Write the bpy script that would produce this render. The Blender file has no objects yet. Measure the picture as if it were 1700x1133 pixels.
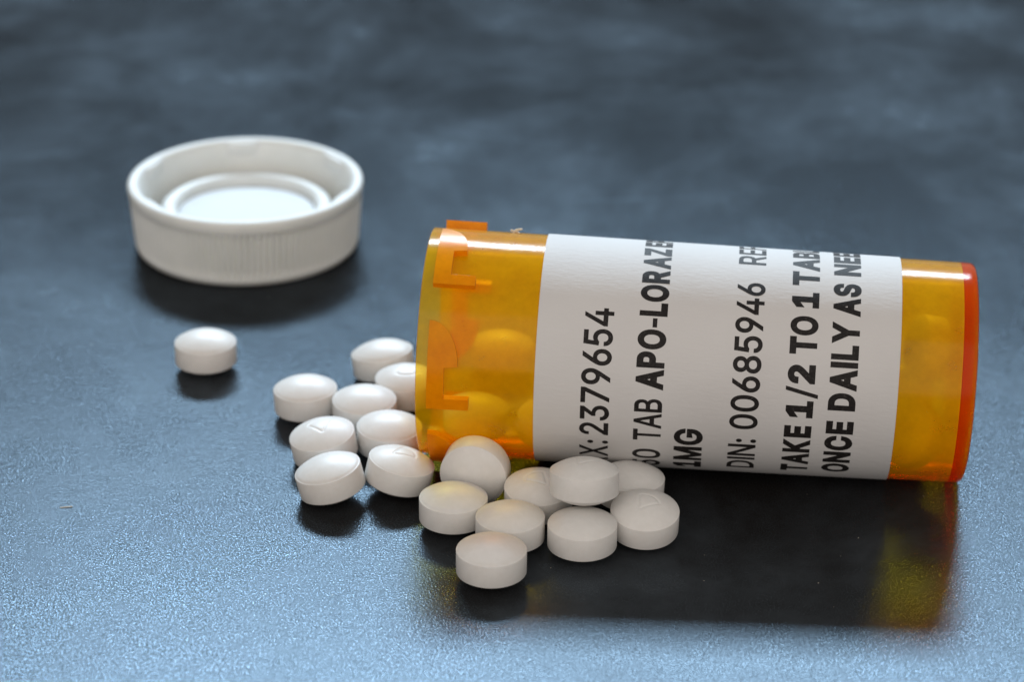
import bpy, bmesh, math, random
from mathutils import Vector, Matrix
from mathutils.geometry import delaunay_2d_cdt

R = math.radians
random.seed(7)
scene = bpy.context.scene
C = scene.collection
MM = 0.001                      # everything below is measured in millimetres

# ------------------------------------------------------------------ camera
cam = bpy.data.cameras.new('camera')
cam.sensor_width = 36.0
cam.lens = 100.0
cam.clip_start = 0.01
cam.clip_end = 50.0
cam_o = bpy.data.objects.new('camera', cam)
C.objects.link(cam_o)
cam_o.matrix_world = (Matrix.Translation((0, -0.300, 0.161468))
                      @ Matrix.Rotation(R(90 - 25.204), 4, 'X')
                      @ Matrix.Rotation(R(0.432), 4, 'Z'))
cam.dof.use_dof = True
cam.dof.focus_distance = 0.327
cam.dof.aperture_fstop = 24.0
cam.dof.aperture_blades = 0
scene.camera = cam_o

# ------------------------------------------------------------------ light
world = bpy.data.worlds.new('World')
scene.world = world
world.use_nodes = True
bg = world.node_tree.nodes['Background']
bg.inputs['Color'].default_value = (1.0, 0.97, 0.93, 1)
bg.inputs['Strength'].default_value = 0.35


def area(name, direction, dist, target, size, power, color):
    l = bpy.data.lights.new(name, 'AREA')
    l.shape = 'RECTANGLE'
    l.size, l.size_y = size
    l.energy = power
    l.color = color
    o = bpy.data.objects.new(name, l)
    C.objects.link(o)
    d = Vector(direction).normalized()
    o.location = Vector(target) + d * dist
    o.rotation_euler = d.to_track_quat('Z', 'Y').to_euler()
    return o


def direction(elev, azim):      # azimuth from +Y (behind the bottle) towards +X
    return (math.cos(R(elev)) * math.sin(R(azim)), math.cos(R(elev)) * math.cos(R(azim)), math.sin(R(elev)))


# the compact cool window light behind the bottle, and a broad warm bounce from the camera side
area('key_light', direction(36.5, 0.0), 1.4, (0.01, 0, 0), (0.75, 0.16), 27.0, (0.68, 0.85, 1.0))
area('room_bounce', direction(29, 184), 0.9, (0.01, 0, 0), (1.7, 0.9), 5.3, (1.0, 0.89, 0.81))

scene.view_settings.view_transform = 'Standard'
scene.view_settings.look = 'None'
scene.view_settings.exposure = 0.0
scene.view_settings.gamma = 1.0
scene.view_settings.use_curve_mapping = False
scene.render.engine = 'CYCLES'
cy = scene.cycles
cy.use_denoising = True
cy.max_bounces = 14
cy.transparent_max_bounces = 32
cy.transmission_bounces = 12
cy.sample_clamp_indirect = 6.0

# ------------------------------------------------------------------ helpers


def prop(o, label=None, cat=None, group=None, kind=None):
    if label: o['label'] = label
    if cat: o['category'] = cat
    if group: o['group'] = group
    if kind: o['kind'] = kind
    return o


def link(name, me, mat=None, parent=None):
    o = bpy.data.objects.new(name, me)
    C.objects.link(o)
    if mat and not me.materials:
        me.materials.append(mat)
    if parent:
        o.parent = parent
    return o


def mesh_from_bm(name, bm, smooth=30):
    bmesh.ops.recalc_face_normals(bm, faces=bm.faces)
    me = bpy.data.meshes.new(name)
    bm.to_mesh(me)
    bm.free()
    if smooth:
        me.shade_smooth()
        me.set_sharp_from_angle(angle=R(smooth))
    return me


def lathe(profile, n, closed=False, along='X', rad=None):
    """Revolve (axial, radius) points; a radius of 0 closes to a pole."""
    bm = bmesh.new()
    rings = []
    for (a, r) in profile:
        if r <= 1e-9:
            p = Vector((a, 0, 0)) if along == 'X' else Vector((0, 0, a))
            rings.append([bm.verts.new(p * MM)])
        else:
            ring = []
            for k in range(n):
                t = 2 * math.pi * k / n
                rr = r if rad is None else rad(a, r, t)
                if along == 'X':
                    p = Vector((a, -rr * math.sin(t), rr * math.cos(t)))
                else:
                    p = Vector((rr * math.cos(t), rr * math.sin(t), a))
                ring.append(bm.verts.new(p * MM))
            rings.append(ring)
    pairs = list(zip(rings, rings[1:]))
    if closed:
        pairs.append((rings[-1], rings[0]))
    for A, B in pairs:
        if len(A) == 1 and len(B) == 1:
            continue
        for k in range(n):
            j = (k + 1) % n
            if len(A) == 1:
                bm.faces.new((A[0], B[k], B[j]))
            elif len(B) == 1:
                bm.faces.new((A[k], B[0], A[j]))
            else:
                bm.faces.new((A[k], B[k], B[j], A[j]))
    return bm


# ------------------------------------------------------------------ materials


def new_mat(name):
    m = bpy.data.materials.new(name)
    m.use_nodes = True
    nt = m.node_tree
    nt.nodes.clear()
    out = nt.nodes.new('ShaderNodeOutputMaterial')
    return m, nt, out


def node(nt, kind, **kw):
    n = nt.nodes.new(kind)
    for k, v in kw.items():
        if k in n.inputs:
            n.inputs[k].default_value = v
        else:
            setattr(n, k, v)
    return n


def ramp(nt, src, stops):
    r = nt.nodes.new('ShaderNodeValToRGB')
    e = r.color_ramp.elements
    e[0].position, e[0].color = stops[0][0], (*[stops[0][1]] * 3, 1) if not isinstance(stops[0][1], tuple) else (*stops[0][1], 1)
    e[1].position, e[1].color = stops[-1][0], (*[stops[-1][1]] * 3, 1) if not isinstance(stops[-1][1], tuple) else (*stops[-1][1], 1)
    for p, c in stops[1:-1]:
        x = e.new(p)
        x.color = (*[c] * 3, 1) if not isinstance(c, tuple) else (*c, 1)
    nt.links.new(src, r.inputs[0])
    return r.outputs[0]


def math_node(nt, op, a, b=None):
    n = nt.nodes.new('ShaderNodeMath')
    n.operation = op
    for i, v in enumerate((a, b)):
        if v is None:
            continue
        if isinstance(v, (int, float)):
            n.inputs[i].default_value = v
        else:
            nt.links.new(v, n.inputs[i])
    return n.outputs[0]


def table_material():
    m, nt, out = new_mat('black_grained_board')
    L = nt.links.new
    tc = nt.nodes.new('ShaderNodeTexCoord')
    df = node(nt, 'ShaderNodeBsdfDiffuse')
    gl = node(nt, 'ShaderNodeBsdfGlossy'); gl.inputs['Color'].default_value = (0.63, 0.825, 1.0, 1)
    mx = nt.nodes.new('ShaderNodeMixShader')
    L(df.outputs[0], mx.inputs[1]); L(gl.outputs[0], mx.inputs[2]); L(mx.outputs[0], out.inputs[0])
    co = tc.outputs['Object']
    # leather-like grain in two sizes
    g1 = node(nt, 'ShaderNodeTexNoise', Scale=4300.0, Detail=1.0, Roughness=0.5); L(co, g1.inputs['Vector'])
    g2 = node(nt, 'ShaderNodeTexNoise', Scale=900.0, Detail=2.0, Roughness=0.5); L(co, g2.inputs['Vector'])
    h = math_node(nt, 'ADD', math_node(nt, 'MULTIPLY', g1.outputs[0], 1.0), math_node(nt, 'MULTIPLY', g2.outputs[0], 0.55))
    bump = node(nt, 'ShaderNodeBump', Strength=1.0, Distance=0.00003)
    L(h, bump.inputs['Height']); L(bump.outputs[0], gl.inputs['Normal'])
    # wiped smudges and old chalk dust: duller, slightly paler patches
    mp = nt.nodes.new('ShaderNodeMapping'); mp.inputs['Scale'].default_value = (1.0, 0.8, 1.0); L(co, mp.inputs[0])
    s1 = node(nt, 'ShaderNodeTexNoise', Scale=21.0, Detail=8.0, Roughness=0.66, Distortion=0.3); L(mp.outputs[0], s1.inputs['Vector'])
    smear = ramp(nt, s1.outputs[0], ((0.40, 0.0), (0.52, 0.4), (0.64, 1.0)))
    s2 = node(nt, 'ShaderNodeTexNoise', Scale=60.0, Detail=5.0, Roughness=0.6); L(co, s2.inputs['Vector'])
    fine = ramp(nt, s2.outputs[0], ((0.35, 0.0), (0.7, 1.0)))
    mask = math_node(nt, 'MULTIPLY', smear, math_node(nt, 'ADD', math_node(nt, 'MULTIPLY', fine, 0.6), 0.4))
    mix = nt.nodes.new('ShaderNodeMix'); mix.data_type = 'RGBA'
    L(mask, mix.inputs['Factor'])
    mix.inputs['A'].default_value = (0.0105, 0.0092, 0.0085, 1)
    mix.inputs['B'].default_value = (0.050, 0.058, 0.066, 1)
    L(mix.outputs['Result'], df.inputs['Color'])
    rg = math_node(nt, 'ADD', math_node(nt, 'MULTIPLY', mask, 0.12), 0.205)
    # a few thin wipe scratches
    for (cx, cy, ang, half) in ((-57, 28, 4, 13), (-40, 20, -12, 7), (62, -30, 70, 9), (30, 95, 12, 22), (-8, 120, -20, 25)):
        mm = nt.nodes.new('ShaderNodeMapping'); mm.vector_type = 'TEXTURE'
        mm.inputs['Location'].default_value = (cx * MM, cy * MM, 0); mm.inputs['Rotation'].default_value = (0, 0, R(ang))
        L(co, mm.inputs[0])
        sx = nt.nodes.new('ShaderNodeSeparateXYZ'); L(mm.outputs[0], sx.inputs[0])
        bend = math_node(nt, 'MULTIPLY', math_node(nt, 'MULTIPLY', sx.outputs[0], sx.outputs[0]), 4.0)
        dy = math_node(nt, 'ABSOLUTE', math_node(nt, 'SUBTRACT', sx.outputs[1], bend))
        line = math_node(nt, 'MULTIPLY', math_node(nt, 'LESS_THAN', dy, 0.00016), math_node(nt, 'LESS_THAN', math_node(nt, 'ABSOLUTE', sx.outputs[0]), half * MM))
        rg = math_node(nt, 'ADD', rg, math_node(nt, 'MULTIPLY', math_node(nt, 'MULTIPLY', line, fine), 0.10))
    L(rg, gl.inputs['Roughness'])
    # glittery flecks in the finish
    g3 = node(nt, 'ShaderNodeTexNoise', Scale=6000.0, Detail=1.5); L(co, g3.inputs['Vector'])
    fl = ramp(nt, g3.outputs[0], ((0.36, 0.011), (0.52, 0.031), (0.68, 0.088)))
    L(fl, mx.inputs[0])
    return m


def amber_material(name, scatter=0.45, rough=0.15, through=(1.0, 0.54, 0.003), back=(1.0, 0.56, 0.001), share=0.85):
    """Tinted translucent plastic: absorbs along its thickness and scatters a little at its faces."""
    m, nt, out = new_mat(name)
    L = nt.links.new
    tr = node(nt, 'ShaderNodeBsdfTransparent'); tr.inputs[0].default_value = (1, 0.99, 0.96, 1)
    tl = node(nt, 'ShaderNodeBsdfTranslucent'); tl.inputs[0].default_value = (*through, 1)
    df = node(nt, 'ShaderNodeBsdfDiffuse'); df.inputs[0].default_value = (*back, 1)
    sc = nt.nodes.new('ShaderNodeMixShader'); sc.inputs[0].default_value = share
    L(tl.outputs[0], sc.inputs[1]); L(df.outputs[0], sc.inputs[2])
    body = nt.nodes.new('ShaderNodeMixShader')
    tc = nt.nodes.new('ShaderNodeTexCoord')
    n1 = node(nt, 'ShaderNodeTexNoise', Scale=260.0, Detail=6.0, Roughness=0.65); L(tc.outputs['Object'], n1.inputs['Vector'])
    at = nt.nodes.new('ShaderNodeAttribute'); at.attribute_name = 'cloud'
    L(math_node(nt, 'MULTIPLY', ramp(nt, n1.outputs[0], ((0.3, scatter * 0.8), (0.7, scatter * 1.2))), at.outputs['Fac']), body.inputs[0])
    L(tr.outputs[0], body.inputs[1]); L(sc.outputs[0], body.inputs[2])
    gl = node(nt, 'ShaderNodeBsdfGlossy', Roughness=rough); gl.inputs[0].default_value = (1, 1, 1, 1)
    mp = nt.nodes.new('ShaderNodeMapping'); mp.inputs['Scale'].default_value = (0.5, 1.0, 1.0); L(tc.outputs['Object'], mp.inputs[0])
    n2 = node(nt, 'ShaderNodeTexNoise', Scale=1500.0, Detail=3.0, Roughness=0.6); L(mp.outputs[0], n2.inputs['Vector'])
    bump = node(nt, 'ShaderNodeBump', Strength=0.6, Distance=0.00002)
    L(n2.outputs[0], bump.inputs['Height']); L(bump.outputs[0], gl.inputs['Normal'])
    lw = node(nt, 'ShaderNodeLayerWeight', Blend=0.5)
    fr = math_node(nt, 'ADD', math_node(nt, 'MULTIPLY', math_node(nt, 'POWER', lw.outputs['Facing'], 5.0), 0.9), 0.009)
    mix = nt.nodes.new('ShaderNodeMixShader')
    L(math_node(nt, 'MULTIPLY', fr, math_node(nt, 'MAXIMUM', at.outputs['Fac'], 0.3)), mix.inputs[0]); L(body.outputs[0], mix.inputs[1]); L(gl.outputs[0], mix.inputs[2])
    L(mix.outputs[0], out.inputs['Surface'])
    va = node(nt, 'ShaderNodeVolumeAbsorption', Density=1800.0)
    va.inputs['Color'].default_value = (0.9998, 0.865, 0.0, 1)
    L(va.outputs[0], out.inputs['Volume'])
    return m


def pill_material():
    m, nt, out = new_mat('pressed_white_tablet')
    L = nt.links.new
    p = nt.nodes.new('ShaderNodeBsdfPrincipled'); L(p.outputs[0], out.inputs[0])
    tc = nt.nodes.new('ShaderNodeTexCoord')
    n = node(nt, 'ShaderNodeTexNoise', Scale=900.0, Detail=5.0, Roughness=0.65); L(tc.outputs['Object'], n.inputs['Vector'])
    n2 = node(nt, 'ShaderNodeTexNoise', Scale=5000.0, Detail=2.0); L(tc.outputs['Object'], n2.inputs['Vector'])
    L(ramp(nt, n.outputs[0], ((0.3, (0.70, 0.685, 0.655)), (0.7, (0.75, 0.735, 0.71)))), p.inputs['Base Color'])
    bump = node(nt, 'ShaderNodeBump', Strength=0.35, Distance=0.00003)
    L(math_node(nt, 'ADD', n.outputs[0], math_node(nt, 'MULTIPLY', n2.outputs[0], 0.4)), bump.inputs['Height'])
    L(bump.outputs[0], p.inputs['Normal'])
    p.inputs['Roughness'].default_value = 0.42
    p.inputs['Specular IOR Level'].default_value = 0.35
    p.inputs['Subsurface Weight'].default_value = 0.12
    p.inputs['Subsurface Radius'].default_value = (0.0008, 0.0006, 0.0005)
    p.inputs['Subsurface Scale'].default_value = 1.0
    return m


def cap_material(name='white_cap_plastic', dark=(0.74, 0.765, 0.75), light=(0.79, 0.81, 0.795)):
    m, nt, out = new_mat(name)
    L = nt.links.new
    p = nt.nodes.new('ShaderNodeBsdfPrincipled'); L(p.outputs[0], out.inputs[0])
    tc = nt.nodes.new('ShaderNodeTexCoord')
    n = node(nt, 'ShaderNodeTexNoise', Scale=300.0, Detail=4.0); L(tc.outputs['Object'], n.inputs['Vector'])
    L(ramp(nt, n.outputs[0], ((0.3, dark), (0.7, light))), p.inputs['Base Color'])
    L(ramp(nt, n.outputs[0], ((0.3, 0.42), (0.7, 0.55))), p.inputs['Roughness'])
    p.inputs['Specular IOR Level'].default_value = 0.3
    p.inputs['Subsurface Weight'].default_value = 0.2
    p.inputs['Subsurface Radius'].default_value = (0.001, 0.001, 0.0008)
    p.inputs['Subsurface Scale'].default_value = 1.0
    return m


def paper_material():
    m, nt, out = new_mat('matte_label_paper')
    L = nt.links.new
    p = nt.nodes.new('ShaderNodeBsdfPrincipled'); L(p.outputs[0], out.inputs[0])
    tc = nt.nodes.new('ShaderNodeTexCoord')
    mp = nt.nodes.new('ShaderNodeMapping'); mp.inputs['Scale'].default_value = (0.35, 1.0, 1.0); L(tc.outputs['Object'], mp.inputs[0])
    n = node(nt, 'ShaderNodeTexNoise', Scale=2200.0, Detail=4.0, Roughness=0.65); L(mp.outputs[0], n.inputs['Vector'])
    n2 = node(nt, 'ShaderNodeTexNoise', Scale=90.0, Detail=4.0); L(tc.outputs['Object'], n2.inputs['Vector'])
    L(ramp(nt, n2.outputs[0], ((0.3, (0.625, 0.61, 0.60)), (0.7, (0.665, 0.655, 0.645)))), p.inputs['Base Color'])
    bump = node(nt, 'ShaderNodeBump', Strength=1.0, Distance=0.000042)
    L(n.outputs[0], bump.inputs['Height']); L(bump.outputs[0], p.inputs['Normal'])
    p.inputs['Roughness'].default_value = 0.7
    p.inputs['Specular IOR Level'].default_value = 0.3
    return m


def ink_material():
    m, nt, out = new_mat('black_toner')
    L = nt.links.new
    p = nt.nodes.new('ShaderNodeBsdfPrincipled'); L(p.outputs[0], out.inputs[0])
    tc = nt.nodes.new('ShaderNodeTexCoord')
    n = node(nt, 'ShaderNodeTexNoise', Scale=3500.0, Detail=3.0, Roughness=0.7); L(tc.outputs['Object'], n.inputs['Vector'])
    L(ramp(nt, n.outputs[0], ((0.35, (0.010, 0.008, 0.008)), (0.62, (0.022, 0.019, 0.018)), (0.75, (0.09, 0.085, 0.08)))), p.inputs['Base Color'])
    bump = node(nt, 'ShaderNodeBump', Strength=0.7, Distance=0.00004)
    L(n.outputs[0], bump.inputs['Height']); L(bump.outputs[0], p.inputs['Normal'])
    p.inputs['Roughness'].default_value = 0.6
    p.inputs['Specular IOR Level'].default_value = 0.2
    return m


def plain(name, color, rough):
    m, nt, out = new_mat(name)
    p = nt.nodes.new('ShaderNodeBsdfPrincipled')
    nt.links.new(p.outputs[0], out.inputs[0])
    tc = nt.nodes.new('ShaderNodeTexCoord')
    n = node(nt, 'ShaderNodeTexNoise', Scale=2000.0, Detail=3.0)
    nt.links.new(tc.outputs['Object'], n.inputs['Vector'])
    nt.links.new(ramp(nt, n.outputs[0], ((0.3, tuple(c * 0.85 for c in color)), (0.7, tuple(min(1, c * 1.1) for c in color)))), p.inputs['Base Color'])
    p.inputs['Roughness'].default_value = rough
    return m


M_TABLE = table_material()
M_AMBER = amber_material('amber_plastic')
M_BASE = amber_material('amber_plastic_thick', scatter=0.5, through=(1.0, 0.25, 0.0), back=(1.0, 0.11, 0.0))
M_LUG = amber_material('amber_plastic_lug', scatter=0.7, rough=0.24, through=(1.0, 0.55, 0.003), back=(1.0, 0.43, 0.001), share=0.8)
M_PILL = pill_material()
M_CAP = cap_material()
M_LINER = cap_material('pale_liner_foam', (0.54, 0.565, 0.58), (0.60, 0.625, 0.635))
M_PAPER = paper_material()
M_INK = ink_material()
M_LINT = plain('pale_lint', (0.72, 0.66, 0.55), 0.8)

# ------------------------------------------------------------------ the board everything rests on
bm = bmesh.new()
bmesh.ops.create_cube(bm, size=1.0)
bmesh.ops.scale(bm, vec=(1.6, 1.5, 0.018), verts=bm.verts)
bmesh.ops.translate(bm, vec=(0, 0.35, -0.009), verts=bm.verts)
table = link('tabletop', mesh_from_bm('tabletop', bm, 0), M_TABLE)
prop(table, 'black grained tabletop with pale smudges under the pills', 'table', kind='structure')

# ------------------------------------------------------------------ the amber bottle lying on its side
# local frame: +X along the bottle from mouth to base, angle phi from the top (+Z) round to the camera side (-Y)
MOUTH = Vector((-10.162, 12.528, 14.397)) * MM
AX = Vector((0.9961937, -0.08520826, -0.01837576))
UP = Vector((0.01830891, -0.00156603, 0.99983115))
SIDE = Vector((-0.08522265, -0.99636193, 0.0))     # towards the camera
LEN, R0, R1 = 65.03, 13.769, 13.202
BASE_S = 63.25


def rad_at(s):
    return R0 + (R1 - R0) * s / LEN


def cyl(s, phi, r):
    t = R(phi)
    return Vector((s, -r * math.sin(t), r * math.cos(t))) * MM


bottle = bpy.data.objects.new('pill_bottle', None)
C.objects.link(bottle)
bottle.matrix_world = Matrix(((AX.x, -SIDE.x, UP.x, MOUTH.x), (AX.y, -SIDE.y, UP.y, MOUTH.y), (AX.z, -SIDE.z, UP.z, MOUTH.z), (0, 0, 0, 1)))
bottle.empty_display_size = 0.01
prop(bottle, 'amber plastic pill bottle lying open on its side with a white printed label', 'pill bottle')



def cloud(me, f):
    a = me.attributes.new('cloud', 'FLOAT', 'POINT')
    for v in me.vertices:
        a.data[v.index].value = f(v.co)


TW = 1.15
prof = [(0.10, R0 - 0.02), (0.0, R0 - 0.14), (0.0, R0 - TW + 0.14), (0.12, R0 - TW)]
prof += [(s, rad_at(s) - TW) for s in (1.5, 12, 25, 38, 50, 60, BASE_S)]
prof += [(s, rad_at(s)) for s in (BASE_S, 60, 50, 38, 25, 12, 1.5)]
wall = link('wall', mesh_from_bm('wall', lathe(prof, 192, closed=True)), M_AMBER, bottle)

b0 = BASE_S + 0.02
rb = rad_at(LEN)
prof = [(b0, 0), (b0, rad_at(b0)), (LEN - 0.75, rb), (LEN - 0.42, rb - 0.06), (LEN - 0.16, rb - 0.24), (LEN - 0.03, rb - 0.52), (LEN, rb - 0.9),
        (LEN, rb - 1.9), (LEN - 0.25, rb - 2.2), (LEN - 0.25, 0)]
cloud(wall.data, lambda c: 1.0 if math.hypot(c.y, c.z) > (rad_at(c.x / MM) - 0.4) * MM else 0.0)
base = link('base', mesh_from_bm('base', lathe(prof, 192)), M_BASE, bottle)
cloud(base.data, lambda c: 0.8)
prop(base, 'thick bottle base glowing deep red at its edge')


def lug_mesh():
    """One locking tab: collar strip, curved ramp fin and a stop bar. u = degrees up from the bar, s = mm from the mouth."""
    out = [(0.0, 1.42), (0.0, 6.35), (5.4, 6.35), (5.4, 3.40), (20.5, 3.40), (21.2, 4.95)]
    for k in range(1, 13):
        t = math.pi / 2 * k / 12
        out.append((21.2 + 21.3 * math.sin(t), 1.5 + 3.45 * math.cos(t)))
    out.append((42.5, 1.42))
    bm = bmesh.new()
    f = bm.faces.new([bm.verts.new((u, s, 0)) for u, s in out])
    for u in range(2, 42, 2):
        bmesh.ops.bisect_plane(bm, geom=bm.verts[:] + bm.edges[:] + bm.faces[:], plane_co=(u + 0.13, 0, 0), plane_no=(1, 0, 0))
    low = list(bm.verts)
    ex = bmesh.ops.extrude_face_region(bm, geom=bm.faces[:])
    top = {v for v in ex['geom'] if isinstance(v, bmesh.types.BMVert)}
    for v in bm.verts:
        u, s = v.co.x, v.co.y
        h = 0.98 - 0.36 * (u / 42.5) if v in top else -0.12
        v.co = cyl(s, -u, rad_at(s) + h)
    return mesh_from_bm('locking_lug', bm, 35)


lugm = lug_mesh()
lugm.materials.append(M_LUG)
cloud(lugm, lambda c: 1.0)
for k in range(6):
    o = link('locking_lug', lugm, None, bottle)
    o.rotation_euler = (-R(97.5 + 60 * k) * -1, 0, 0)
    bv = o.modifiers.new('bevel', 'BEVEL'); bv.width = 0.00012; bv.segments = 2; bv.limit_method = 'ANGLE'; bv.angle_limit = R(40)

# paper label
LT = 0.10
S0, S1 = 13.95, 56.05
bm = bmesh.new()
A0, A1, NA = -128.0, 212.0, 136
ss = [S0 + (S1 - S0) * i / 10 for i in range(11)]
outer, inner = [], []
for i in range(NA + 1):
    ph = A0 + (A1 - A0) * i / NA
    # rounded corners at the two loose ends
    e = min(i, NA - i) * (A1 - A0) / NA * R(1) * 13.5
    cut = 1.2 - math.sqrt(max(0, 1.44 - (1.2 - min(e, 1.2)) ** 2))
    sl = [min(max(s, S0 + cut), S1 - cut) for s in ss]
    outer.append([bm.verts.new(cyl(s, ph, rad_at(s) + 0.02 + LT)) for s in sl])
    inner.append([bm.verts.new(cyl(s, ph, rad_at(s) + 0.02)) for s in sl])
for i in range(NA):
    for j in range(10):
        bm.faces.new((outer[i][j], outer[i][j + 1], outer[i + 1][j + 1], outer[i + 1][j]))
        bm.faces.new((inner[i][j], inner[i + 1][j], inner[i + 1][j + 1], inner[i][j + 1]))
    for j in (0, 10):
        bm.faces.new((outer[i][j], outer[i + 1][j], inner[i + 1][j], inner[i][j]))
for i in (0, NA):
    for j in range(10):
        bm.faces.new((outer[i][j], outer[i][j + 1], inner[i][j + 1], inner[i][j]))
label = link('label', mesh_from_bm('label', bm, 40), M_PAPER, bottle)
prop(label, 'white paper prescription label wrapped round the bottle')

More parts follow.
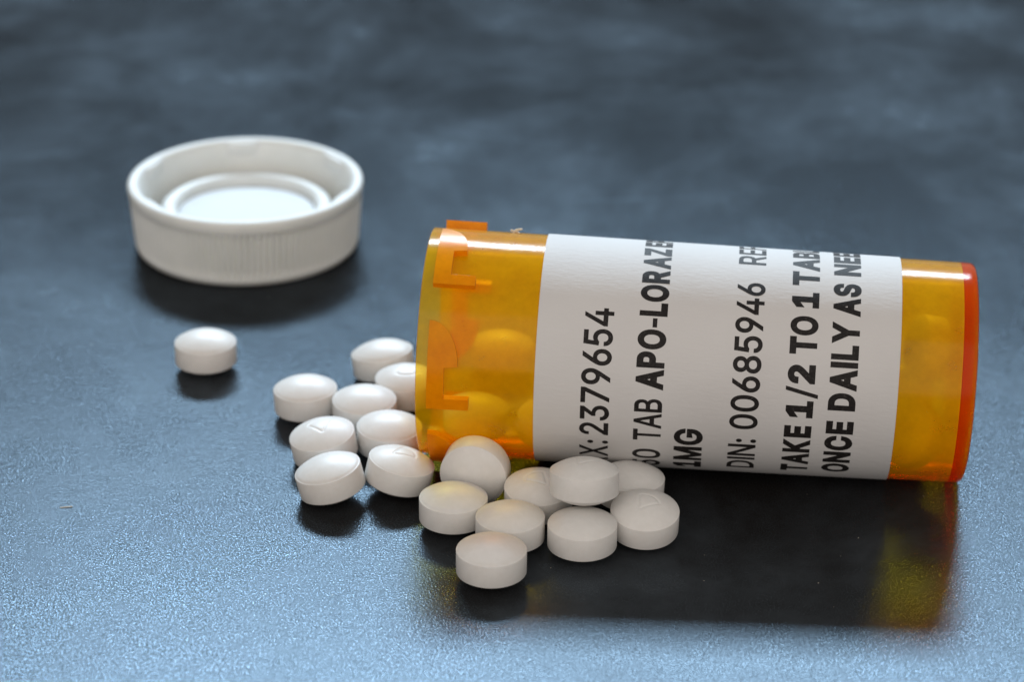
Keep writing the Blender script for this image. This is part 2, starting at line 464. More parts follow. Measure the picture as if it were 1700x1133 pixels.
# lettering: outlines in units of 509 to the cap height, laid round the label
G = {
    'R': [[[60,0],[60,509],[236,509],[264,507],[290,504],[313,497],[333,489],[351,478],[367,465],[380,450],[390,433],[399,415],[405,395],[408,374],[409,352],[408,330],[405,309],[399,290],[390,271],[380,255],[367,240],[351,228],[333,217],[312,209],[289,203],[264,199],[236,198],[126,198],[126,255],[234,255],[252,256],[269,258],[284,262],[298,267],[309,273],[319,281],[327,290],[334,300],[339,312],[342,324],[344,338],[345,352],[344,367],[342,380],[339,393],[334,405],[327,415],[319,425],[309,433],[298,440],[284,445],[269,449],[252,451],[233,452],[125,452],[125,0]],[[353,0],[230,229],[303,229],[428,0]]],
    'X': [[[18,0],[217,284],[217,236],[29,509],[104,509],[178,400],[204,361],[223,329],[243,292],[232,292],[252,329],[272,361],[298,400],[374,509],[446,509],[259,239],[259,287],[456,0],[382,0],[292,129],[268,165],[250,195],[230,231],[244,231],[225,196],[206,166],[182,129],[91,0]]],
    ':': [[[95,-4],[86,-4],[78,-1],[70,3],[63,9],[57,16],[53,24],[50,32],[50,41],[50,50],[53,59],[57,66],[63,73],[70,79],[78,83],[86,86],[95,87],[104,86],[113,83],[121,79],[128,73],[134,66],[138,59],[140,50],[141,41],[140,32],[138,24],[134,16],[128,9],[121,3],[113,-1],[104,-4]],[[95,271],[86,272],[78,274],[70,278],[63,284],[57,291],[53,299],[50,307],[50,316],[50,325],[53,334],[57,342],[63,349],[70,354],[78,359],[86,361],[95,362],[104,361],[113,359],[121,354],[128,349],[134,342],[138,334],[140,325],[141,316],[140,307],[138,299],[134,291],[128,284],[121,278],[113,274],[104,272]]],
    '2': [[[64,0],[64,47],[234,229],[248,243],[261,257],[272,270],[282,282],[291,294],[299,305],[305,316],[311,327],[315,337],[318,348],[320,360],[320,371],[319,385],[317,397],[313,408],[308,419],[301,428],[293,436],[283,443],[273,449],[262,454],[250,457],[237,459],[224,460],[209,459],[196,457],[184,453],[172,447],[162,441],[153,433],[145,424],[139,413],[134,402],[130,390],[128,376],[127,362],[66,362],[67,384],[71,405],[77,424],[86,442],[98,459],[111,473],[126,486],[143,496],[162,505],[182,511],[203,514],[225,516],[247,514],[268,511],[288,505],[306,497],[323,486],[337,474],[350,461],[361,445],[370,428],[376,411],[380,392],[381,372],[380,358],[378,345],[375,331],[371,318],[365,304],[357,290],[347,275],[336,259],[322,241],[306,223],[288,202],[267,180],[153,60],[153,57],[389,57],[389,0]]],
    '3': [[[218,-7],[195,-6],[173,-3],[152,2],[133,10],[114,19],[98,30],[83,43],[70,57],[60,74],[52,91],[46,111],[44,132],[109,132],[111,119],[115,107],[120,97],[126,87],[134,78],[144,71],[154,64],[165,59],[178,55],[191,52],[204,50],[219,50],[234,51],[248,53],[262,56],[275,61],[287,67],[297,74],[307,83],[315,93],[321,104],[325,116],[328,130],[329,145],[328,158],[326,172],[322,184],[316,196],[308,207],[299,217],[288,226],[275,234],[260,240],[242,244],[223,247],[201,248],[157,248],[157,299],[288,448],[288,452],[70,452],[70,509],[372,509],[372,461],[211,278],[211,289],[239,290],[264,288],[287,284],[308,276],[327,265],[344,253],[359,239],[371,222],[381,205],[387,186],[392,166],[393,145],[392,123],[387,103],[380,84],[370,66],[358,50],[344,36],[327,23],[309,12],[288,4],[266,-2],[243,-6]]],
    '7': [[[97,0],[323,448],[323,452],[62,452],[62,509],[391,509],[391,449],[165,0]]],
    '9': [[[226,516],[249,514],[271,510],[291,503],[310,494],[328,482],[343,468],[356,452],[368,434],[377,414],[384,393],[388,371],[389,347],[388,328],[385,309],[380,290],[373,270],[363,248],[350,224],[334,197],[315,168],[200,0],[130,0],[301,248],[307,248],[303,240],[299,234],[294,227],[287,221],[281,215],[273,210],[265,206],[257,202],[248,199],[238,196],[228,195],[218,195],[195,196],[175,199],[155,206],[137,214],[121,225],[106,237],[94,252],[83,269],[74,287],[68,307],[65,329],[64,352],[65,375],[69,397],[75,417],[85,436],[96,454],[110,469],[125,483],[143,494],[162,504],[182,510],[203,514]],[[226,460],[212,459],[199,457],[186,452],[174,446],[163,438],[154,429],[145,419],[138,407],[133,395],[129,381],[126,367],[125,352],[126,336],[129,322],[133,308],[138,295],[145,284],[154,274],[163,265],[174,257],[186,251],[199,247],[212,244],[226,243],[240,244],[254,247],[267,251],[279,257],[289,265],[299,273],[307,284],[314,295],[320,308],[324,321],[327,335],[327,350],[327,366],[324,381],[320,394],[314,407],[307,419],[299,429],[290,438],[279,446],[267,452],[254,457],[241,459]]],
    '6': [[[226,-7],[203,-5],[182,-1],[161,5],[142,15],[125,26],[109,40],[96,56],[84,74],[75,94],[69,115],[65,138],[64,162],[65,180],[68,199],[73,219],[80,239],[89,261],[102,285],[118,311],[137,340],[252,509],[322,509],[151,261],[145,261],[149,268],[154,275],[159,281],[165,288],[172,293],[179,299],[187,303],[196,307],[205,310],[214,312],[224,314],[235,314],[257,313],[278,309],[298,303],[316,295],[332,284],[346,271],[359,257],[370,240],[378,221],[384,201],[388,180],[389,157],[388,134],[384,112],[377,92],[368,73],[356,55],[343,39],[327,26],[310,14],[291,5],[271,-2],[249,-6]],[[226,48],[241,49],[254,52],[267,56],[279,63],[289,70],[299,79],[307,90],[314,101],[320,114],[324,128],[327,142],[327,157],[327,173],[324,187],[320,201],[314,213],[307,225],[299,235],[289,244],[279,251],[267,258],[254,262],[241,264],[226,265],[212,264],[198,262],[186,258],[174,252],[163,244],[153,235],[145,225],[138,214],[132,201],[128,188],[126,174],[125,158],[126,143],[128,128],[132,114],[138,102],[145,90],[153,79],[163,70],[174,63],[186,56],[198,52],[212,49]]],
    '5': [[[221,-7],[199,-6],[178,-2],[159,3],[140,11],[123,21],[108,32],[94,45],[83,60],[73,76],[66,93],[62,111],[60,130],[122,130],[124,119],[127,108],[132,98],[138,89],[145,80],[154,73],[163,66],[173,60],[184,56],[196,52],[208,50],[221,50],[236,51],[250,53],[264,58],[276,64],[288,72],[298,82],[307,92],[314,104],[320,117],[324,131],[327,146],[328,162],[327,178],[324,193],[320,208],[314,221],[306,233],[297,244],[286,254],[275,262],[262,269],[248,273],[233,276],[218,277],[205,276],[192,275],[180,272],[167,268],[156,264],[145,258],[136,252],[128,246],[67,253],[96,509],[366,509],[366,452],[151,452],[134,301],[136,301],[145,308],[155,315],[166,320],[178,325],[190,329],[203,331],[216,333],[229,334],[247,333],[263,330],[279,326],[294,321],[308,314],[321,306],[334,296],[345,285],[355,273],[364,260],[372,246],[379,231],[384,215],[388,199],[390,181],[391,163],[390,139],[385,117],[379,95],[369,76],[357,57],[343,41],[327,27],[309,15],[289,6],[268,-1],[245,-5]]],
    '4': [[[40,105],[40,158],[247,509],[311,509],[109,166],[109,163],[413,163],[413,105]],[[282,0],[282,121],[282,146],[282,318],[343,318],[343,0]]],
    'T': [[[32,452],[32,509],[417,509],[417,452],[257,452],[257,0],[193,0],[193,452]]],
    'A': [[[16,0],[201,509],[276,509],[463,0],[395,0],[287,302],[264,372],[257,394],[250,420],[241,447],[232,478],[245,478],[236,447],[228,419],[220,393],[213,371],[191,302],[85,0]],[[110,142],[110,199],[370,199],[370,142]]],
    'B': [[[60,0],[60,509],[241,509],[266,508],[289,504],[310,499],[329,491],[345,481],[359,469],[371,456],[381,442],[388,426],[394,410],[397,392],[398,374],[397,358],[395,344],[392,331],[387,320],[380,310],[373,301],[365,293],[356,286],[347,280],[336,275],[326,270],[315,267],[315,262],[327,261],[339,257],[351,252],[363,245],[374,237],[385,227],[394,216],[402,203],[409,189],[414,173],[417,155],[418,136],[417,117],[413,100],[408,83],[400,67],[390,52],[377,39],[362,28],[344,18],[324,10],[301,4],[275,1],[247,0]],[[125,57],[245,57],[272,58],[296,63],[315,70],[330,80],[341,92],[349,105],[354,120],[355,137],[355,149],[352,161],[348,173],[342,184],[335,194],[327,203],[317,211],[306,218],[293,224],[279,228],[264,230],[248,231],[125,231]],[[125,285],[238,285],[252,286],[265,288],[277,291],[288,296],[299,302],[308,309],[316,317],[323,326],[329,337],[333,348],[335,359],[336,372],[334,388],[330,403],[323,417],[313,429],[299,439],[283,446],[263,450],[240,452],[125,452]]],
    'P': [[[60,0],[60,509],[235,509],[263,507],[289,503],[312,497],[332,487],[350,476],[366,462],[379,447],[390,430],[398,411],[404,391],[407,370],[409,348],[407,325],[404,304],[398,284],[390,265],[379,248],[366,233],[350,219],[332,207],[312,198],[289,191],[263,187],[235,186],[126,186],[126,242],[233,242],[252,243],[269,246],[284,250],[297,256],[308,264],[318,272],[327,282],[333,294],[338,306],[342,319],[344,333],[344,348],[344,362],[342,376],[338,389],[333,402],[326,413],[318,423],[308,431],[297,439],[284,444],[268,449],[251,451],[232,452],[125,452],[125,0]]],
    'O': [[[267,-7],[235,-5],[205,1],[177,11],[150,25],[126,42],[105,63],[86,88],[70,115],[57,146],[48,179],[42,215],[40,254],[42,293],[48,329],[57,362],[70,393],[86,421],[105,445],[126,466],[150,484],[177,498],[205,508],[235,514],[267,516],[299,514],[329,508],[357,498],[384,484],[408,466],[429,445],[448,421],[464,393],[477,362],[486,329],[491,293],[493,254],[491,215],[486,179],[477,146],[464,115],[448,88],[429,63],[408,42],[384,25],[357,11],[329,1],[299,-5]],[[267,53],[289,54],[310,59],[330,66],[349,76],[367,89],[383,105],[396,123],[408,144],[418,168],[425,194],[429,223],[430,254],[429,286],[425,314],[418,341],[408,365],[396,386],[383,404],[367,420],[349,433],[330,443],[310,450],[289,454],[267,456],[245,454],[223,450],[203,443],[184,433],[167,420],[151,404],[137,385],[125,364],[116,340],[109,314],[105,285],[103,254],[105,223],[109,194],[116,168],[125,144],[137,123],[151,105],[167,89],[184,76],[203,66],[223,59],[245,54]]],
    '-': [[[337,244],[337,188],[114,188],[114,244]]],
    'L': [[[60,0],[60,509],[125,509],[125,57],[361,57],[361,0]]],
    'Z': [[[42,0],[42,46],[273,385],[306,431],[341,476],[348,454],[285,452],[223,452],[40,452],[40,509],[397,509],[397,462],[169,129],[134,81],[97,33],[90,54],[152,57],[214,57],[399,57],[399,0]]],
    'E': [[[60,0],[60,509],[372,509],[372,452],[125,452],[125,286],[355,286],[355,229],[125,229],[125,57],[375,57],[375,0]]],
    'M': [[[60,0],[60,509],[152,509],[277,187],[287,159],[299,123],[311,84],[322,49],[307,49],[318,83],[330,121],[342,158],[352,187],[476,509],[568,509],[568,0],[504,0],[504,291],[504,327],[505,369],[506,413],[507,457],[513,457],[498,409],[482,363],[467,322],[456,291],[342,0],[286,0],[170,291],[159,321],[145,361],[129,408],[112,457],[119,457],[120,416],[121,372],[122,328],[122,291],[122,0]]],
    '1': [[[76,0],[76,55],[391,55],[391,0]],[[276,509],[276,0],[212,0],[212,448],[209,448],[86,358],[86,427],[198,509]]],
    'G': [[[269,-7],[236,-5],[205,1],[176,11],[149,25],[125,43],[104,64],[85,88],[69,116],[57,146],[47,179],[42,215],[40,254],[42,293],[47,329],[57,362],[69,393],[85,421],[103,445],[125,466],[149,484],[175,498],[203,508],[233,514],[265,516],[285,515],[304,513],[322,509],[340,504],[358,497],[374,489],[389,480],[403,469],[416,458],[429,445],[439,431],[449,416],[458,401],[465,384],[470,367],[474,349],[408,349],[404,361],[399,372],[393,383],[387,393],[380,403],[373,411],[365,420],[356,427],[347,434],[337,439],[326,444],[315,448],[304,452],[291,454],[279,455],[265,456],[243,454],[222,450],[202,443],[183,432],[166,419],[150,404],[137,385],[125,364],[116,340],[109,314],[105,285],[103,254],[105,223],[109,194],[116,168],[125,145],[137,124],[151,105],[166,90],[184,76],[203,66],[224,59],[246,54],[269,53],[290,54],[309,57],[328,63],[345,71],[360,81],[374,93],[386,107],[396,123],[404,141],[410,160],[414,180],[415,202],[434,199],[283,199],[283,256],[478,256],[478,200],[476,170],[471,141],[463,115],[451,91],[436,69],[419,50],[399,33],[377,19],[352,8],[326,0],[298,-5]]],
    'D': [[[219,0],[96,0],[96,57],[215,57],[244,58],[272,63],[296,70],[318,81],[337,94],[354,110],[368,128],[379,149],[388,172],[394,198],[398,226],[399,255],[398,285],[394,312],[388,337],[379,361],[368,381],[354,399],[338,415],[320,428],[299,438],[275,446],[249,450],[221,452],[93,452],[93,509],[225,509],[261,507],[294,501],[325,492],[353,478],[377,461],[399,441],[418,418],[433,391],[446,361],[455,329],[460,293],[462,255],[460,217],[455,181],[446,149],[433,119],[417,92],[398,68],[376,48],[351,31],[322,17],[291,8],[256,2]],[[125,509],[125,0],[60,0],[60,509]]],
    '0': [[[227,-7],[199,-5],[174,1],[151,11],[130,24],[111,41],[95,62],[80,86],[69,113],[60,144],[53,178],[49,214],[48,254],[49,294],[53,330],[60,364],[69,395],[81,422],[95,447],[112,467],[130,484],[151,498],[174,508],[200,514],[227,516],[254,514],[279,508],[302,498],[323,484],[342,467],[358,447],[372,422],[384,395],[393,364],[400,330],[404,294],[405,254],[404,214],[400,178],[393,144],[384,113],[373,86],[359,62],[342,41],[323,24],[302,11],[279,1],[254,-5]],[[227,50],[245,51],[261,56],[276,63],[290,74],[303,87],[313,103],[323,122],[330,144],[336,168],[340,194],[343,223],[344,254],[343,285],[340,314],[336,341],[330,365],[323,387],[313,405],[303,422],[290,435],[276,446],[261,453],[245,458],[227,460],[209,458],[192,453],[177,446],[163,435],[151,422],[140,405],[131,387],[123,365],[117,341],[113,314],[110,285],[109,254],[110,223],[113,194],[117,168],[123,144],[131,122],[140,103],[151,87],[163,74],[177,63],[192,56],[209,51]]],
    'I': [[[60,0],[60,509],[125,509],[125,0]]],
    'N': [[[60,0],[60,509],[136,509],[343,183],[363,151],[388,107],[414,55],[405,54],[401,108],[399,157],[399,195],[399,509],[463,509],[463,0],[387,0],[202,290],[177,331],[148,381],[108,452],[119,454],[122,384],[124,328],[125,291],[125,0]]],
    '8': [[[226,-7],[201,-6],[178,-2],[156,3],[136,11],[117,21],[101,33],[86,47],[74,62],[64,78],[57,96],[53,115],[52,135],[53,151],[55,166],[59,181],[65,195],[72,208],[81,220],[90,231],[101,241],[113,249],[125,256],[139,261],[153,265],[153,267],[135,273],[119,282],[105,293],[93,308],[83,324],[76,342],[72,360],[70,380],[72,399],[75,417],[82,434],[90,450],[101,464],[114,477],[129,488],[146,498],[164,506],[184,511],[204,514],[226,516],[248,514],[269,511],[288,506],[306,498],[323,488],[337,477],[350,464],[361,450],[370,434],[377,417],[380,399],[382,380],[380,361],[376,342],[369,324],[359,308],[347,293],[333,282],[318,273],[300,267],[300,265],[314,261],[327,256],[339,249],[351,241],[362,231],[372,220],[380,208],[387,195],[393,181],[397,166],[400,151],[401,135],[399,115],[395,96],[388,78],[378,62],[366,47],[352,33],[335,21],[317,11],[296,3],[275,-2],[251,-6]],[[226,49],[243,50],[258,52],[272,55],[285,60],[296,66],[307,74],[315,82],[323,91],[329,102],[333,113],[336,126],[337,139],[336,152],[333,165],[329,177],[322,189],[314,199],[305,208],[295,216],[283,223],[270,228],[256,232],[242,234],[226,235],[211,234],[196,232],[182,228],[169,223],[157,216],[147,208],[138,199],[130,189],[123,177],[119,165],[116,152],[115,139],[116,126],[119,113],[123,102],[129,91],[136,82],[145,74],[156,66],[167,60],[180,55],[195,52],[210,50]],[[226,290],[239,290],[252,292],[263,296],[274,300],[284,306],[293,313],[300,321],[307,330],[312,341],[316,351],[318,363],[319,376],[318,388],[316,399],[313,410],[308,420],[301,429],[294,437],[285,444],[275,449],[264,454],[252,457],[240,459],[226,460],[213,459],[200,457],[188,454],[177,449],[167,444],[159,437],[151,429],[145,420],[139,410],[136,399],[134,388],[133,376],[134,363],[136,351],[139,341],[145,330],[151,321],[159,313],[168,306],[178,300],[189,296],[201,292],[213,290]]],
    'F': [[[60,0],[60,509],[369,509],[369,452],[125,452],[125,278],[346,278],[346,221],[125,221],[125,0]]],
    'K': [[[104,145],[104,216],[139,261],[174,303],[212,344],[364,509],[448,509],[231,276],[228,276]],[[60,0],[60,509],[125,509],[125,334],[124,225],[125,193],[125,0]],[[372,0],[188,259],[228,309],[449,0]]],
    '/': [[[235,533],[71,-76],[14,-76],[178,533]]],
    'C': [[[267,-7],[235,-5],[205,1],[177,11],[150,25],[126,42],[104,63],[86,88],[70,115],[57,146],[48,179],[42,215],[40,254],[42,293],[48,329],[57,362],[70,393],[86,421],[104,445],[126,466],[150,484],[177,498],[205,508],[235,514],[267,516],[286,515],[305,513],[323,509],[340,504],[357,498],[373,490],[388,481],[402,471],[415,460],[427,447],[438,433],[448,418],[456,402],[463,385],[469,367],[473,348],[408,348],[405,361],[401,373],[395,384],[389,395],[382,404],[375,413],[366,421],[357,428],[348,435],[337,440],[327,445],[315,449],[304,452],[292,454],[280,455],[267,456],[245,454],[223,450],[203,443],[184,432],[166,419],[150,403],[137,385],[125,364],[116,340],[109,314],[105,285],[103,254],[105,223],[109,194],[116,168],[125,145],[137,123],[151,105],[166,89],[184,76],[203,66],[223,59],[245,54],[267,53],[280,53],[292,55],[304,57],[315,60],[327,64],[337,69],[348,74],[357,81],[366,88],[375,96],[382,105],[389,114],[395,125],[401,136],[405,148],[408,160],[473,160],[469,142],[463,124],[457,107],[448,91],[438,76],[428,62],[416,49],[402,38],[388,28],[373,19],[357,11],[341,5],[323,0],[305,-4],[286,-6]]],
    'Y': [[[203,0],[203,208],[16,509],[91,509],[192,344],[222,292],[229,279],[236,264],[243,248],[250,230],[224,230],[231,248],[237,265],[244,280],[251,293],[280,344],[381,509],[455,509],[268,208],[268,0]]],
    'S': [[[224,-9],[197,-8],[172,-4],[149,1],[128,9],[108,19],[91,31],[76,45],[64,60],[54,77],[46,96],[41,115],[38,137],[104,137],[107,123],[110,110],[116,98],[123,88],[132,79],[142,71],[154,64],[166,59],[180,55],[194,52],[209,50],[224,49],[241,50],[257,52],[272,55],[286,60],[299,66],[311,74],[321,82],[329,92],[336,102],[341,114],[345,126],[346,139],[345,151],[342,161],[338,171],[332,179],[325,186],[316,193],[307,199],[296,205],[284,209],[272,214],[259,218],[245,222],[184,239],[154,249],[128,260],[105,274],[86,289],[71,307],[60,326],[54,348],[52,372],[53,393],[58,413],[65,431],[75,448],[87,463],[102,476],[119,488],[138,498],[158,506],[180,511],[203,514],[227,516],[252,514],[275,511],[296,505],[316,498],[334,488],[351,476],[365,463],[377,449],[387,433],[394,415],[399,397],[401,378],[337,378],[334,396],[326,412],[316,426],[302,437],[286,447],[267,453],[247,457],[225,459],[209,458],[194,456],[180,452],[167,448],[156,442],[145,435],[136,427],[129,418],[123,409],[118,398],[116,387],[115,376],[116,363],[119,352],[124,342],[131,334],[139,326],[148,319],[158,313],[169,308],[180,304],[191,300],[202,296],[212,293],[264,279],[276,276],[287,272],[299,268],[312,264],[324,258],[336,252],[347,245],[359,238],[369,229],[379,220],[387,209],[395,198],[401,185],[405,171],[407,155],[408,139],[407,118],[403,99],[396,81],[386,64],[374,48],[360,34],[343,21],[323,11],[302,2],[278,-4],[252,-8]]],
}



def area2(l):
    return sum(a[0] * b[1] - b[0] * a[1] for a, b in zip(l, l[1:] + l[:1]))


def grow(loop, d):
    """Offset a closed outline outwards by d (mitred)."""
    n = len(loop)
    sgn = 1 if area2(loop) > 0 else -1
    res = []
    for i in range(n):
        a, b, c = (Vector(loop[i - 1]), Vector(loop[i]), Vector(loop[(i + 1) % n]))
        e, f = (b - a).normalized(), (c - b).normalized()
        n1, n2 = Vector((e.y, -e.x)) * sgn, Vector((f.y, -f.x)) * sgn
        k = n1 + n2
        k = k / max(0.35, k.dot(k) / 2) if k.length > 1e-6 else n1
        res.append(tuple(b + k * d))
    return res


def inside_loop(p, l):
    w = 0
    for (x0, y0), (x1, y1) in zip(l, l[1:] + l[:1]):
        if (y0 > p[1]) != (y1 > p[1]) and p[0] < (x1 - x0) * (p[1] - y0) / (y1 - y0) + x0:
            w += 1 if y1 > y0 else -1
    return w * area2(l) > 0


def glyph_tris(ch, bold):
    """Triangles of a character, and its left and right edge."""
    loops = [[tuple(p) for p in l] for l in G[ch]]
    outer_sign = area2(max(loops, key=lambda l: abs(area2(l)))) > 0
    outs = [l for l in loops if (area2(l) > 0) == outer_sign]
    holes = [l for l in loops if (area2(l) > 0) != outer_sign]
    d = 44 if bold else 16
    if ch in 'GM' and bold:
        d = 33
    if ch in '/-:':
        d = 16 if bold else 11
    gro = [grow(o, d) for o in outs]
    grh = [grow(h, -d * (0.8 if bold else 1)) for h in holes]
    pts, edges = [], []
    for l in gro + grh:
        n0 = len(pts)
        pts += [Vector(p) for p in l]
        edges += [(n0 + i, n0 + (i + 1) % len(l)) for i in range(len(l))]
    vs, _, fs = delaunay_2d_cdt(pts, edges, [], 0, 1e-4)[:3]
    tris, xs = [], [x for l in gro for x, y in l]
    for f in fs:
        c = sum((vs[i] for i in f), Vector((0, 0))) / len(f)
        if any(inside_loop(c, o) for o in gro) and not any(inside_loop(c, h) for h in grh):
            tris.append([(vs[i].x, (vs[i].y + d) * 509 / (509 + 2 * d)) for i in f])
    return tris, min(xs), max(xs)


def word(text, s_top, s_base, phi0, phi1, bold, unit=None):
    """One printed word reading upwards round the label from angle phi0; its width fits phi1, or unit (degrees per unit)."""
    gap = 58 if bold else 62
    x, tris = 0.0, []
    for ch in text:
        t, a, b = glyph_tris(ch, bold)
        off = x - a
        tris += [[(px + off, py) for px, py in q] for q in t]
        x += (b - a) + gap * (0.55 if ch in 'TAYL' else 1.0)
    width = x - gap
    if unit is None:
        unit = (phi0 - phi1) / width
    bm = bmesh.new()
    for q in tris:
        try:
            bm.faces.new([bm.verts.new((px * unit, py, 0)) for px, py in q])
        except ValueError:
            pass
    step = 1.6
    for k in range(1, int(width * unit / step) + 1):
        bmesh.ops.bisect_plane(bm, geom=bm.verts[:] + bm.edges[:] + bm.faces[:], plane_co=(k * step, 0, 0), plane_no=(1, 0, 0))
    jit = random.Random(text)
    for v in bm.verts:
        u, h = v.co.x, v.co.y
        s = s_base + (s_top - s_base) * h / 509
        v.co = cyl(s, phi0 - u, rad_at(s) + 0.02 + LT + 0.012)
    bmesh.ops.recalc_face_normals(bm, faces=bm.faces)
    for f in bm.faces:
        c = f.calc_center_median()
        if f.normal.dot(Vector((0, c.y, c.z))) < 0:
            f.normal_flip()
    me = bpy.data.meshes.new('lettering')
    bm.to_mesh(me)
    bm.free()
    me.shade_smooth()
    o = link('lettering', me, M_INK, label)
    prop(o, 'black printed lettering reading ' + text)
    return unit


RX = (19.42, 22.80)
u = word('2379654', *RX, 110.8, 43.3, False)
word('RX:', *RX, 141.0, 115.0, False)
L2 = (25.72, 28.98)
word('50', *L2, 141.0, 120.0, False)
word('TAB', *L2, 112.8, 87.3, False)
ub = word('APO-LORAZ', *L2, 82.5, -1.8, True)
word('EPAM', *L2, -4.6, 0, True, ub)
word('1MG', 30.55, 33.87, 139.9, 103.2, True)
DN = (36.90, 40.13)
word('DIN:', *DN, 136.0, 107.9, False)
word('00685946', *DN, 101.5, 23.0, False)
word('REF', *DN, 8.8, 0, False, 0.0232)
TK = (43.28, 46.45)
word('TAKE', *TK, 136.3, 97.4, True)
word('1/2', *TK, 92.8, 65.4, True)
word('TO', *TK, 60.3, 40.8, True)
word('1', *TK, 36.2, 26.9, True)
word('TABLET', *TK, 22.5, 0, True, 0.0222)
ON = (48.10, 51.28)
word('ONCE', *ON, 134.4, 93.5, True)
word('DAILY', *ON, 87.7, 43.1, True)
word('AS', *ON, 39.5, 19.4, True)
word('NEEDED', *ON, 13.2, 0, True, 0.0222)

# ------------------------------------------------------------------ the white cap, standing open side up
cap = bpy.data.objects.new('bottle_cap', None)
C.objects.link(cap)
cap.location = Vector((-38.06, 75.56, 0.0)) * MM
cap.rotation_euler = (0, 0, R(11))
cap.empty_display_size = 0.01
prop(cap, 'round white ribbed bottle cap lying upside down behind the pills', 'bottle cap')
HC, RC, RB = 9.97, 16.67, 15.85
NR = 112


def cap_r(z):
    return RB + (RC - RB) * (z / HC) ** 1.1


def flute(a, r, t):
    if r < 15.2 or a < 0.9 or a > HC - 1.75:
        return r
    f = min(1.0, (a - 0.9) / 0.4, (HC - 1.75 - a) / 0.3)
    x = (t * NR / (2 * math.pi)) % 1.0
    return r - 0.75 * f * (0.5 - 0.5 * math.cos(2 * math.pi * x)) ** 1.6


prof = [(0.25, 0), (0.25, RB - 2.6), (0.0, RB - 2.1), (0.0, RB - 0.95), (0.10, RB - 0.5), (0.40, RB - 0.17), (0.85, RB - 0.02)]
prof += [(z, cap_r(z)) for z in (0.95, 1.35, 2.5, 4.0, 5.5, 7.0, 7.9, 8.2)]
prof += [(8.35, cap_r(8.35) + 0.03), (8.9, cap_r(8.9) + 0.05), (9.5, RC), (9.8, RC - 0.12), (HC, RC - 0.45), (HC, RC - 1.05), (9.8, RC - 1.4), (9.2, RC - 1.65),
         (7.0, RC - 2.1), (3.2, RC - 2.5), (2.7, RC - 2.9), (2.5, RC - 3.6), (2.5, 0)]
link('shell', mesh_from_bm('shell', lathe(prof, NR * 6, along='Z', rad=flute), 50), M_CAP, cap)
# plug ring standing on the inside floor, and the thin disc inside it
prof = [(2.4, 12.5), (5.4, 12.2), (5.9, 12.0), (6.25, 11.5), (6.3, 11.0), (6.2, 10.4), (5.85, 10.05), (5.5, 9.9), (4.2, 9.75), (2.4, 9.7)]
link('plug_ring', mesh_from_bm('plug_ring', lathe(prof, 128, along='Z', closed=True), 50), M_CAP, cap)
prof = [(2.45, 9.72), (4.9, 9.72), (5.0, 9.2), (4.95, 6.0), (5.05, 0)]
link('liner_disc', mesh_from_bm('liner_disc', lathe(prof, 96, along='Z'), 50), M_LINER, cap)


def tab_mesh():
    bm = bmesh.new()
    vs = []
    n = 10
    for i in range(n + 1):
        t = R(-9 + 18 * i / n)
        e = math.sin(math.pi * i / n) ** 0.5
        ring = []
        for (z, r) in ((9.75, RC - 1.25), (9.72, RC - 1.5 - 0.4 * e), (9.2, RC - 1.6 - 0.5 * e), (8.2, RC - 1.75 - 0.4 * e), (7.6, RC - 1.8)):
            ring.append(bm.verts.new(Vector((r * math.cos(t), r * math.sin(t), z)) * MM))
        vs.append(ring)
    for i in range(n):
        for j in range(5):
            k = (j + 1) % 5
            bm.faces.new((vs[i][j], vs[i][k], vs[i + 1][k], vs[i + 1][j]))
    bm.faces.new(vs[0]); bm.faces.new(vs[-1])
    return mesh_from_bm('locking_tab', bm, 50)


tabm = tab_mesh()
tabm.materials.append(M_CAP)
for k in range(6):
    o = link('locking_tab', tabm, None, cap)
    o.rotation_euler = (0, 0, R(26 + 60 * k))

# ------------------------------------------------------------------ the pills
PD, PB, PH = 8.0, 0.335 * 8.0, 0.165 * 8.0
PR = PD / 2
ALPHA = 2 * math.atan(PH / PR)
RS = PR / math.sin(ALPHA)


def seg_dist(p, a, b):
    ab = (b[0] - a[0], b[1] - a[1])
    t = max(0, min(1, ((p[0] - a[0]) * ab[0] + (p[1] - a[1]) * ab[1]) / (ab[0] ** 2 + ab[1] ** 2)))
    return math.hypot(p[0] - a[0] - t * ab[0], p[1] - a[1] - t * ab[1])


def mark_depth(x, y):
    """The pressed mark: a shield outline, one side bowed."""
    pts = []
    for k in range(9):
        a = R(150 - 120 * k / 8)
        pts.append((1.55 * math.cos(a), 0.15 + 1.25 * math.sin(a)))
    pts += [(0.12, -1.35), (-0.12, -1.35)]
    dmin = min(seg_dist((x, y), a, b) for a, b in zip(pts, pts[1:] + pts[:1]))
    k = max(0.0, 1 - dmin / 0.26)
    return 0.075 * k * k * (3 - 2 * k)


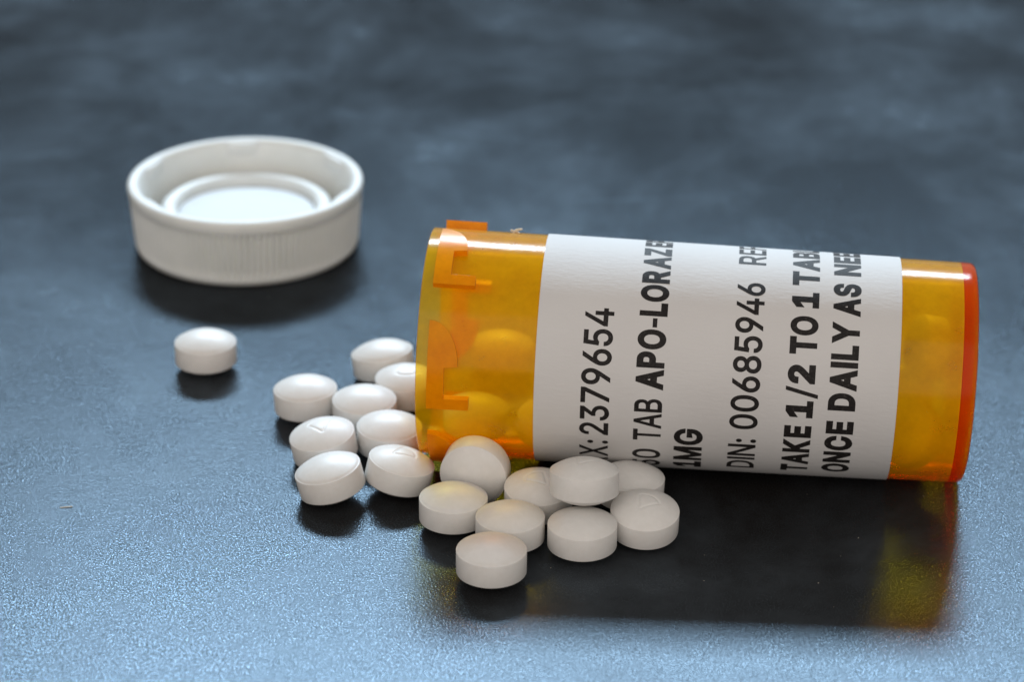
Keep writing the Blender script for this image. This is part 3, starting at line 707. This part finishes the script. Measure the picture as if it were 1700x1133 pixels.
def pill_mesh(marked):
    NS = 120
    prof = [(PB / 2 + PH, 0.0)]
    nr = 44 if marked else 16
    rr = [PR * k / nr for k in range(1, nr)]
    rr = [r for r in rr if r < PR - 0.26] + [PR - 0.22]
    zcap = PB / 2 + PH - RS
    prof += [(zcap + math.sqrt(RS * RS - r * r), r) for r in rr]
    edge = [(PB / 2 + 0.085, PR - 0.17), (PB / 2 + 0.055, PR - 0.06), (PB / 2 + 0.03, PR - 0.022), (PB / 2 - 0.02, PR)]
    prof += edge
    prof += [(-z, r) for z, r in reversed(edge)]
    r2 = [PR * k / 16 for k in range(1, 16)]
    r2 = [r for r in r2 if r < PR - 0.26] + [PR - 0.22]
    prof += [(-(zcap + math.sqrt(RS * RS - r * r)), r) for r in reversed(r2)]
    prof += [(-(PB / 2 + PH), 0.0)]
    bm = lathe(prof, NS, along='Z')
    if marked:
        for v in bm.verts:
            if v.co.z > PB / 2 * MM:
                v.co.z -= mark_depth(v.co.x / MM, v.co.y / MM) * MM
    return mesh_from_bm('pill', bm, 40)


PM, PMK = pill_mesh(False), pill_mesh(True)
for me in (PM, PMK):
    me.materials.append(M_PILL)

GS = 'white pills spilled in front of the bottle'
GL = 'white pills spilled at the mouth of the bottle'
GI = 'white pills left inside the bottle'
# label, group, centre (mm), axis, marked, turn about the axis
PILLS = [
    ('lone white pill lying apart below the cap, farthest left of all', GL, (-39.768, 33.636, 2.660), (0.000, 0.000, 1.000), 0, 0),
    ('leftmost white pill of the cluster at the bottle mouth, lying level', GL, (-25.847, 20.114, 2.660), (-0.030, 0.000, 1.000), 0, 0),
    ('rearmost white pill of the mouth cluster, tipped against the one in front', GL, (-16.614, 31.025, 2.714), (-0.128, 0.099, 0.987), 0, 0),
    ('white pill with a pressed mark half hidden behind the bottle rim', GL, (-13.282, 23.417, 2.659), (0.000, -0.020, 1.000), 1, 185),
    ('plain white pill in the middle of the mouth cluster, ringed by others', GL, (-18.325, 17.163, 2.665), (0.000, -0.050, 0.999), 0, 0),
    ('white pill with a curved mark behind the foremost tilted pill of the mouth cluster', GL, (-22.799, 7.659, 2.722), (-0.157, -0.079, 0.984), 1, 15),
    ('plain white pill touching the lower bottle rim, behind the yellow-tinted one', GL, (-14.917, 9.909, 2.666), (0.020, -0.050, 0.999), 0, 0),
    ('foremost pill of the mouth cluster, tilted with its right side raised', GL, (-21.460, -1.450, 2.771), (-0.233, 0.000, 0.972), 0, 0),
    ('white pill tipped right at the bottle rim with yellow light on its edge', GL, (-13.308, 0.533, 2.757), (0.215, 0.029, 0.976), 1, -60),
    ('white pill standing on edge with its round face towards the viewer', GS, (-4.224, -1.660, 4.037), (-0.196, -0.980, -0.029), 0, 0),
    ('leftmost flat pill of the front group, below the one standing on edge', GS, (-6.682, -8.360, 2.660), (0.000, 0.000, 1.000), 0, 0),
    ('pill right of the one standing on edge, partly hidden by the stacked pill', GS, (3.210, -5.403, 2.689), (0.000, -0.119, 0.993), 1, 40),
    ('pill stacked on top of another, raised in front of the label', GS, (8.449, -10.804, 7.617), (0.000, 0.168, 0.986), 1, -30),
    ('shaded pill behind the stacked one, touching the label', GS, (14.134, -2.859, 2.663), (0.040, 0.000, 0.999), 0, 0),
    ('level pill at the bottom of the two-pill stack', GS, (8.212, -14.405, 2.659), (0.000, -0.020, 1.000), 0, 0),
    ('rightmost loose pill, tipped towards the viewer with a triangular pressed mark', GS, (15.480, -10.899, 2.718), (0.020, -0.168, 0.986), 1, -35),
    ('pill directly behind the frontmost pill of the front group', GS, (-0.057, -12.855, 2.660), (0.000, 0.000, 1.000), 0, 0),
    ('frontmost white pill of all, nearest the lower edge', GS, (-2.135, -20.617, 2.660), (0.000, -0.010, 1.000), 0, 0),
    ('pill on the table behind the bottle, seen through its upper amber wall', GL, (-1.287, 34.027, 2.665), (0.050, 0.000, 0.999), 0, 0),
    ('pill lying inside the bottle just behind the mouth', GI, (-4.362, 11.614, 4.528), (0.050, 0.000, 0.999), 0, 0),
    ('pill inside the bottle half hidden by the left edge of the label', GI, (4.773, 9.376, 4.828), (0.000, -0.119, 0.993), 0, 0),
    ('tilted pill low inside the bottle near its base', GI, (47.790, 4.058, 6.421), (-0.623, -0.553, 0.553), 0, 0),
    ('pill standing upright inside the bottle beside the right label edge', GI, (47.480, 12.014, 7.139), (-0.114, -0.952, 0.285), 0, 0),
    ('uppermost pill inside the bottle, leaning on its red base', GI, (50.193, 10.376, 14.888), (-0.970, -0.116, 0.213), 0, 0),
]
for lab, grp, pos, axis, marked, turn in PILLS:
    o = link('pill', PMK if marked else PM)
    q = Vector((0, 0, 1)).rotation_difference(Vector(axis).normalized())
    o.matrix_world = Matrix.Translation(Vector(pos) * MM) @ q.to_matrix().to_4x4() @ Matrix.Rotation(R(turn), 4, 'Z')
    prop(o, lab, 'pill', grp)

# ------------------------------------------------------------------ small things: lint, a fibre, dust


def crumb(name, pieces, mat):
    """A few bent flat fibres joined into one crumb."""
    bm = bmesh.new()
    for (pts, w, th) in pieces:
        rows = []
        for i, p in enumerate(pts):
            k = w * (0.35 + 0.65 * math.sin(math.pi * (i + 0.5) / len(pts)))
            p = Vector(p)
            a = Vector(pts[min(i + 1, len(pts) - 1)]) - Vector(pts[max(i - 1, 0)])
            n = a.cross(Vector((0.2, 1, 0.3))).normalized()
            b = a.cross(n).normalized()
            rows.append([bm.verts.new((p + n * sx * k / 2 + b * sy * th / 2) * MM) for sx, sy in ((-1, -1), (1, -1), (1, 1), (-1, 1))])
        for A, B in zip(rows, rows[1:]):
            for j in range(4):
                l = (j + 1) % 4
                bm.faces.new((A[j], A[l], B[l], B[j]))
        bm.faces.new(rows[0]); bm.faces.new(rows[-1])
    return link(name, mesh_from_bm(name, bm, 60), mat)


lint = crumb('lint_crumb', [([(0, 0, 0), (0.15, 0, 0.22), (0.4, 0.05, 0.42), (0.8, 0.1, 0.5), (1.15, 0.1, 0.55)], 0.28, 0.12),
                            ([(0.1, 0, 0.3), (-0.15, 0.05, 0.42), (-0.25, 0.05, 0.3)], 0.25, 0.12),
                            ([(0.2, 0, 0.3), (0.55, 0.1, 0.15), (0.8, 0.1, -0.02)], 0.2, 0.1)], M_LINT)
lint.location = MOUTH + AX * (9.6 * MM) + (UP * math.cos(R(-18)) + SIDE * math.sin(R(-18))) * (13.60 * MM)
prop(lint, 'tiny pale lint crumb stuck on top of the bottle beside the label', 'lint')
fib = crumb('fibre', [([(-0.7, 0, 0.06), (-0.3, 0.05, 0.06), (0.2, 0.12, 0.1), (0.75, 0.25, 0.08)], 0.1, 0.08)], M_LINT)
fib.location = Vector((-52.6, -4.3, 0.0)) * MM
prop(fib, 'short thin pale fibre on the tabletop near the left edge', 'fibre')

bm = bmesh.new()
rnd = random.Random(3)
for k in range(60):
    x, y = rnd.uniform(-60, 62), rnd.uniform(-36, 60)
    r = rnd.choice((0.02, 0.025, 0.03, 0.03, 0.045))
    m4 = Matrix.Translation(Vector((x, y, r * 0.6)) * MM) @ Matrix.Rotation(rnd.uniform(0, 6), 4, 'Z') @ Matrix.Diagonal((r * rnd.uniform(0.8, 2.2) * MM, r * MM, r * 0.7 * MM, 1))
    bmesh.ops.create_icosphere(bm, subdivisions=1, radius=1.0, matrix=m4)
dust = link('dust', mesh_from_bm('dust', bm, 60), M_LINT)
prop(dust, 'fine pale dust specks scattered over the black tabletop', 'dust', kind='stuff')
